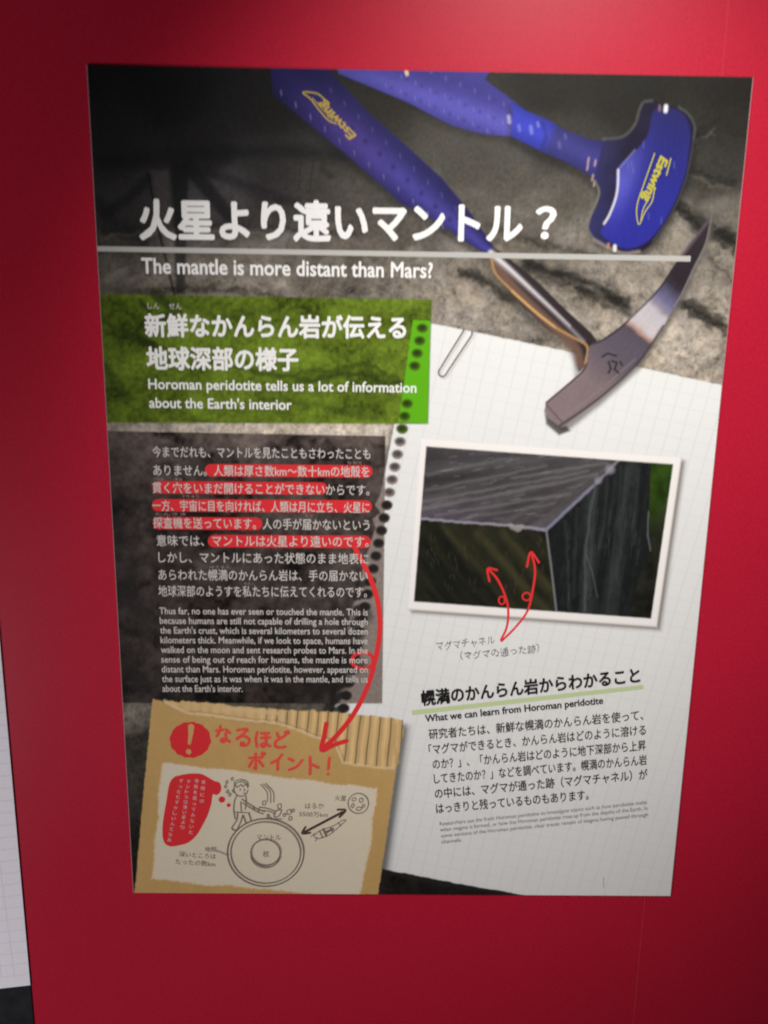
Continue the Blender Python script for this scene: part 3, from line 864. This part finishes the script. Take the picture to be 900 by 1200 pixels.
for x0, x1, y0, y1 in [(240, 436.5, 551, 552.5), (178.5, 383.5, 571, 572.5), (178, 436, 592, 593.5), (179, 307.5, 613, 613.8), (243.5, 434.5, 634, 635)]:
    shape("highlight_bar", capsule(x0, x1, y0, y1, 14.5), M_HL, panel)
for s, x, y, w in [("ちかく", 407, 545, 17), ("つらぬ", 180, 564, 12), ("あな", 205, 564, 9), ("うちゅう", 213, 584, 20), ("たんさき", 182, 605, 36), ("とど", 358, 607, 10), ("ほろまん", 246, 667, 24), ("わたし", 286, 686.5, 13)]:
    write("reading_aid", s, (x, y - 1), (x + w, y - .9), 3.4, M_RUBY, panel)
EN = ["Thus far, no one has ever seen or touched the mantle. This is", "because humans are still not capable of drilling a hole through", "the Earth's crust, which is several kilometers to several dozen", "kilometers thick. Meanwhile, if we look to space, humans have",
      "walked on the moon and sent research probes to Mars. In the", "sense of being out of reach for humans, the mantle is more", "distant than Mars. Horoman peridotite, however, appeared on", "the surface just as it was when it was in the mantle, and tells us", "about the Earth's interior."]
for k, s in enumerate(EN):
    write("body_caption", s, (187 + .45 * k, 719.3 + 11.37 * k), ((431 if k < 8 else 284.5), 721 + 11.2 * k), 8.0, M_SOFTWHITE, panel, bold=0.012, cjk=False, y=lift(.0005))

# notebook page texts
shape("heading_underline", [(482.5, 832.5), (753.5, 802.5), (754, 807.5), (483, 838)], M_UNDER, page_o)
write("section_heading", "幌満のかんらん岩からわかること", (494.5, 827), (750.5, 799.5), 17.5, M_BLACK, page_o, bold=0.036)
write("section_caption", "What we can learn from Horoman peridotite", (498.5, 846), (707, 824.5), 8.4, M_BLACK, page_o, bold=0.028, cjk=False)
PG = [("研究者たちは、新鮮な幌満のかんらん岩を使って、", (503, 866.5), (754, 843.5)), ("「マグマができるとき、かんらん岩はどのように溶ける", (503, 884.5), (757, 861)), ("のか？」、「かんらん岩はどのように地下深部から上昇", (507.5, 901.5), (757, 879)),
      ("してきたのか？」などを調べています。幌満のかんらん岩", (509, 918.5), (758, 896)), ("の中には、マグマが通った跡（マグマチャネル）が", (510, 936), (759, 913)), ("はっきりと残っているものもあります。", (511.5, 953.5), (690, 937))]
for s, a, b in PG:
    write("section_text", s, a, b, 12.0, M_BLACK, page_o, bold=0.014)
for s, a, b in [("Researchers use the fresh Horoman peridotite to investigate topics such as how peridotite melts", (515.5, 967.5), (758, 942)), ("when magma is formed, or how the Horoman peridotite rose up from the depths of the Earth. In", (516, 974.5), (759, 949)),
                ("some sections of the Horoman peridotite, clear traces remain of magma having passed through", (517, 981.5), (759.5, 956.5)), ("channels.", (517.5, 988.5), (541.5, 986))]:
    write("section_small_print", s, a, b, 4.6, M_GREY, page_o, cjk=False)
write("handwritten_note", "マグマチャネル", (512, 762.5), (580, 754.5), 10, M_GREY, page_o, jit=.06)
write("handwritten_note", "（マグマの通った跡）", (540, 774), (632, 764.5), 10, M_GREY, page_o, jit=.06)

# paper clip
strokes("paper_clip", [(clip, 2.0)], M_CLIPPRINT, page_o)

# red pen arrows on the pasted photograph
strokes("arrow", [([(587, 750), (594, 734), (595.5, 714), (591.5, 697), (583, 679), (573, 667.5)], 2.6), ([(573.5, 681), (571.5, 666.5), (582.5, 668)], 2.6), (ring((588, 703.5), 3.6, 4.6, 20), 2)], M_RED, border)
strokes("arrow", [([(588, 751), (604, 735), (618, 716), (624, 693), (627, 668), (623, 649)], 2.6), ([(617.5, 664), (622, 647), (631.5, 659)], 2.6), (ring((617, 699), 4.8, 4.4, 20), 2)], M_RED, border)

# maker's marks on the hammers
write("maker_mark", "Estwing", (418, 159), (377, 116), 10.5, M_GOLD, pick, bold=.04, cjk=False, shear=.2)
strokes("leaf_mark", [([(394, 145), (385, 141), (374, 129), (364, 116), (355, 109), (361, 108), (372, 110), (380, 116)], 1.8), ([(390, 141), (378, 128), (366, 115)], 1.2)], M_GOLD, pick)
write("maker_mark", "Estwing", (774.5, 182), (752, 235), 11.5, M_YELLOW, crack, bold=.045, cjk=False, shear=.2)
strokes("leaf_mark", [([(767, 221), (764, 236), (756, 248), (749, 263), (746, 252), (747, 238), (753, 220), (767, 180)], 1.4), ([(751, 258), (754, 244), (762, 230)], 1.4), ([(786, 186), (781, 205)], 1.6)], M_YELLOW, crack)

# long red arrow over the text panel
strokes("red_arrow", [([(416, 642), (427, 663), (438, 688), (444, 713), (445, 741), (440, 772), (430, 806), (416, 834), (398, 858), (378, 878)], 5.4, 5.8), ([(382.5, 848), (380, 862), (377, 879), (391, 873), (406, 868)], 5.2)], M_RED, poster)
strokes("arrow_loop", [(ring((425, 774), 12.5, 9.5, 30), 4)], M_RED, poster)

# cardboard note
bad = [(223 + (24 + .7 * math.sin(k * 1.9)) * math.cos(math.radians(k * 9)), 867 + (21 + .7 * math.sin(k * 2.3)) * math.sin(math.radians(k * 9))) for k in range(40)]
badge = shape("exclamation_badge", bad, M_HL, card)
M_BANG = ink("cardboard_ink", (.56, .33, .12))
strokes("exclamation_mark", [([(224, 851.5), (223.5, 860), (222, 871)], 7, 3.5), ([(221, 880.5), (221.3, 881.2)], 6)], M_BANG, badge)

def hand(glyphs, name, mat, parent, w):
    st = []
    for (x, y, s), ls in glyphs:
        for l in ls: st.append(([(x + s * a, y + s * b) for a, b in l], w))
    strokes(name, st, mat, parent)
NA = [[(.02, .28), (.45, .22)], [(.28, .0), (.2, .35), (.05, .62)], [(.62, .2), (.85, .4)], [(.6, .42), (.62, .8), (.45, .98), (.3, .86), (.5, .76), (.85, .95)]]
RU = [[(.15, .08), (.75, .05), (.1, .6), (.5, .42), (.85, .62), (.75, .92), (.42, .98), (.38, .82), (.55, .84)]]
HO = [[(.12, .05), (.04, .5), (.12, .95)], [(.38, .12), (.85, .1)], [(.36, .4), (.9, .37)], [(.64, .12), (.66, .8), (.5, .95), (.36, .84), (.55, .74), (.92, .92)]]
DO = [[(.3, .05), (.45, .45)], [(.8, .22), (.25, .55), (.2, .85), (.45, .97), (.8, .92)], [(.82, .0), (.9, .12)], [(.96, -.06), (1.04, .06)]]
hand([((253, 851, 19), NA), ((275, 854, 20), RU), ((299, 857, 19), HO), ((319, 858, 18.5), DO)], "handwritten_heading", M_MARK, card, 3.2)
PO = [[(.05, .32), (.85, .3)], [(.45, .05), (.46, .98), (.36, .9)], [(.25, .5), (.05, .85)], [(.66, .5), (.9, .82)], [(.88, .0), (1.0, .06), (.94, .16), (.84, .1), (.88, .0)]]
I_ = [[(.8, .02), (.5, .35), (.1, .55)], [(.52, .36), (.52, 1.0)]]
NN = [[(.08, .2), (.35, .34)], [(.1, .9), (.55, .7), (.9, .3)]]
TO = [[(.32, .0), (.32, 1.0)], [(.34, .4), (.8, .62)]]
EX = [[(.3, .0), (.24, .68)], [(.22, .95), (.22, .98)]]
hand([((291, 882, 19), PO), ((316, 884, 18), I_), ((337, 885, 19), NN), ((357, 887, 20), TO), ((380, 888, 19.5), EX)], "handwritten_heading", M_MARK, card, 3.2)

# drawings on the paper label
z = lambda x, y: (150 + x * .36667, 810 + y * .36667)
bub = [z(*p) for p in [(150, 272), (190, 264), (232, 264), (262, 279), (276, 287), (292, 292), (298, 308), (294, 324), (282, 332), (271, 330), (266, 360), (255, 395), (240, 425), (225, 452), (208, 472), (190, 485), (165, 492), (140, 496), (122, 490), (112, 472), (110, 440), (114, 400), (122, 355), (130, 305), (138, 284)]]
bubble = shape("speech_bubble", smooth(bub + [bub[0]], 4)[:-1], M_HL, paper)
shape("bubble_dot", ring(z(300, 346), 3.9, 3.7, 16)[:-1], M_HL, paper)
shape("bubble_dot", ring(z(322, 364), 2.4, 2.3, 16)[:-1], M_HL, paper)
def column(s, a, b, size):
    for k, ch in enumerate(s):
        t = k / max(1, len(s) - 1)
        x = a[0] + (b[0] - a[0]) * t; y = a[1] + (b[1] - a[1]) * t
        yield ch, (x - size / 2, y), (x + size / 2, y + .35)
def vertical(name, cols, size, mat, parent):
    vs, fs = [], []
    for s, a, b in cols:
        for ch, p, q in column(s, a, b, size):
            o = write(name, ch, p, q, size, mat, parent)
            n = len(vs); vs += [tuple(v.co) for v in o.data.vertices]; fs += [tuple(n + k for k in f.vertices) for f in o.data.polygons]
            me = o.data; bpy.data.objects.remove(o); bpy.data.meshes.remove(me)
    return link(name, mesh(name, vs, fs), mat, parent)
vertical("bubble_text", [("実際には", z(241, 296), z(236, 356)), ("地殻を掘ってみないと", z(219, 292), z(201, 456)), ("マントルは遠い星より", z(193, 294), z(174, 440)), ("ずっとむずかしいんだなあ", z(170, 292), z(132, 480))], 4.6, M_SOFTWHITE, bubble)
strokes("earth_drawing", [(ring(z(440, 515), 44.7, 39.6, 60), 1.6), (ring(z(440, 515), 40.8, 36, 60), 1.2), (ring(z(440, 514), 17.2, 15.2, 40), 1.4), (ring(z(440, 520), 17.2, 15.4, 20, 10, 170), 1.2), ([z(284, 508), z(300, 515), z(318, 522)], .8)], M_PENCIL, paper)
write("drawing_text", "マントル", z(412, 476), z(489, 476), 7.2, M_PENCIL, paper)
write("drawing_text", "核", z(431, 530), z(451, 530.5), 7.4, M_PENCIL, paper)
write("drawing_text", "地殻", z(246, 513), z(284, 513), 6, M_PENCIL, paper)
write("drawing_text", "深いところは", z(163, 528), z(280, 536), 6, M_PENCIL, paper)
write("drawing_text", "たったの数km", z(151, 552), z(278, 561), 6.3, M_PENCIL, paper)
write("drawing_text", "はるか", z(566, 375), z(626, 376), 7, M_PENCIL, paper)
write("drawing_text", "5500万km", z(547, 400), z(638, 403), 6.2, M_PENCIL, paper)
write("drawing_text", "火星", z(660, 349), z(697, 351), 6.6, M_PENCIL, paper)
strokes("planet_drawing", [(ring(z(736, 358), 12, 11.8, 30), 1.1), (ring(z(722, 345), 2.4, 2, 12), .8), (ring(z(745, 348), 2.2, 2.6, 12), .8), (ring(z(738, 375), 3.2, 2, 12), .8), (ring(z(718, 365), 1.6, 2.2, 12), .8), (ring(z(752, 366), 1.4, 1.8, 12), .8)], M_PENCIL, paper)
M_DARKRED = ink("dark_red_brown_ink", (.075, .035, .032))
strokes("double_arrow", [([z(566, 449), z(686, 386)], 3), ([z(582, 452), z(557, 454), z(567, 434)], 2.4), ([z(676, 402), z(695, 380), z(670, 378)], 2.4)], M_DARKRED, paper)
strokes("rocket_drawing", [([z(594, 462), z(612, 446), z(640, 436), z(660, 428), z(686, 412), z(696, 413), z(684, 424), z(662, 444), z(640, 460), z(612, 470), z(596, 466)], 1), ([z(612, 446), z(622, 468)], 1.2), ([z(624, 440), z(634, 462)], 2.4), ([z(646, 434), z(656, 450)], 1.2), ([z(672, 420), z(680, 430)], 1), ([z(634, 450), z(654, 440)], 3), ([z(596, 454), z(586, 464)], 1), ([z(604, 472), z(598, 478)], 1)], M_PENCIL, paper)
strokes("boy_drawing", [
    (ring(z(361, 312), 8.2, 8.6, 26, 10, 350), 1.1), ([z(340, 302), z(342, 288), z(360, 282), z(380, 288), z(384, 304), z(376, 298), z(368, 304), z(360, 298), z(350, 306), z(342, 300)], 1.1), ([z(337, 312), z(333, 318), z(339, 324)], .9),
    ([z(372, 312), z(372, 318)], 1.1), ([z(358, 312), z(358, 317)], 1), ([z(368, 326), z(376, 325)], .8),
    ([z(347, 334), z(340, 352), z(338, 380), z(343, 408)], 1.2), ([z(376, 334), z(378, 352), z(374, 378)], 1), ([z(343, 386), z(388, 388)], .8),
    ([z(364, 344), z(384, 358), z(410, 374), z(436, 384)], 1.2), ([z(366, 356), z(388, 370), z(412, 384), z(432, 392)], 1), ([z(360, 352), z(362, 384)], .9), ([z(400, 366), z(404, 380)], 1), ([z(418, 374), z(416, 386)], 1),
    ([z(350, 388), z(348, 410), z(338, 426), z(332, 438), z(344, 444), z(352, 434), z(362, 412), z(366, 396)], 1.2), ([z(368, 396), z(374, 412), z(376, 420)], 1.2), ([z(386, 390), z(392, 408), z(390, 416), z(378, 420)], 1.2)], M_PENCIL, paper)
strokes("shovel_drawing", [([z(420, 370), z(444, 374), z(474, 384)], 1.2), ([z(424, 380), z(452, 384), z(472, 392)], 1), ([z(472, 382), z(490, 378), z(484, 396), z(470, 402), z(466, 392), z(472, 382)], 1.2), ([z(446, 392), z(460, 406), z(492, 408)], 1)]
        + [([z(a, b), z(a + s, b - 2), z(a + s + 1, b + s), z(a + 1, b + s + 1), z(a, b)], .9) for a, b, s in ((430, 352, 9), (478, 362, 10), (508, 380, 11), (524, 378, 6), (514, 402, 8), (444, 396, 6), (496, 392, 6))], M_PENCIL, paper)
strokes("motion_lines", [([z(424, 298), z(444, 322), z(446, 352)], .9), ([z(432, 296), z(454, 320), z(456, 356)], .9), ([z(440, 294), z(464, 322), z(466, 354)], 1)], M_PENCIL, paper)
strokes("sweat_marks", [(ring(z(a, b), 1.3, 1.7, 10), .9) for a, b in ((333, 280), (316, 290), (312, 304), (318, 320), (325, 330))], M_PENCIL, paper)

# ------------------------------------------------------------------ the next poster on the left
nb = bpy.data.objects.new("exhibit_poster", None)
COL.objects.link(nb)
RX = -0.4196
nb.location = (RX, 0, 0)
tag(nb, "edge of a white and black poster cut off by the left side of the view", "poster")
zb = float(at(20, 1157)[1])
def nslab(name, x0, x1, z0, z1, y0, y1, m, slope=0.0):
    o = slab(name, x0 - RX, x1 - RX, z0, z1, y0, y1, m, nb)
    return o
M_NPAGE = ink("neighbour_page", (.86, .82, .86), grain=.03, scale=300)
M_NBLACK = ink("neighbour_black", (.018, .018, .020), grain=.3, scale=60)
nslab("backing_sheet", RX - .594, RX, -0.72, 0.12, .0004, WY, M_NBLACK)
# page: lower edge slightly tilted, faint ruled grid
e0 = at(0, 1158.5); e1 = at(36, 1154.5)
sl = float((e1[1] - e0[1]) / (e1[0] - e0[0]))
zR = float(e1[1]) + sl * (RX - float(e1[0]))
pts = [(-.55, zR - sl * .55), (.0003, zR), (.0003, .1193), (-.55, .1193)]
link("notebook_page", mesh("notebook_page", [(p[0], 0.0, p[1]) for p in pts] + [(p[0], .0003, p[1]) for p in pts], [(0, 1, 2, 3), (7, 6, 5, 4), (0, 4, 5, 1), (1, 5, 6, 2), (2, 6, 7, 3), (3, 7, 4, 0)]), M_NPAGE, nb)
M_NGRID = ink("neighbour_grid", (.74, .705, .74))
gv, gf = [], []
def gbar(x0, z0, x1, z1, w):
    dx, dz = x1 - x0, z1 - z0; l = math.hypot(dx, dz); nx, nz = -dz / l * w / 2, dx / l * w / 2
    y = -.00006 - .000002 * len(gf); o = len(gv)
    gv.extend([(x0 + nx, y, z0 + nz), (x0 - nx, y, z0 - nz), (x1 - nx, y, z1 - nz), (x1 + nx, y, z1 + nz)]); gf.append((o, o + 1, o + 2, o + 3))
for k in range(1, 9): gbar(-.0146 * k - .002, zR + .01, -.0146 * k - .002 - .02, .11, .0007)
for k in range(1, 40):
    zz = zR + .0146 * k
    if zz < .1: gbar(-.14, zz - sl * .14, -.001, zz, .0007)
link("grid_lines", mesh("grid_lines", gv, gf), M_NGRID, nb)
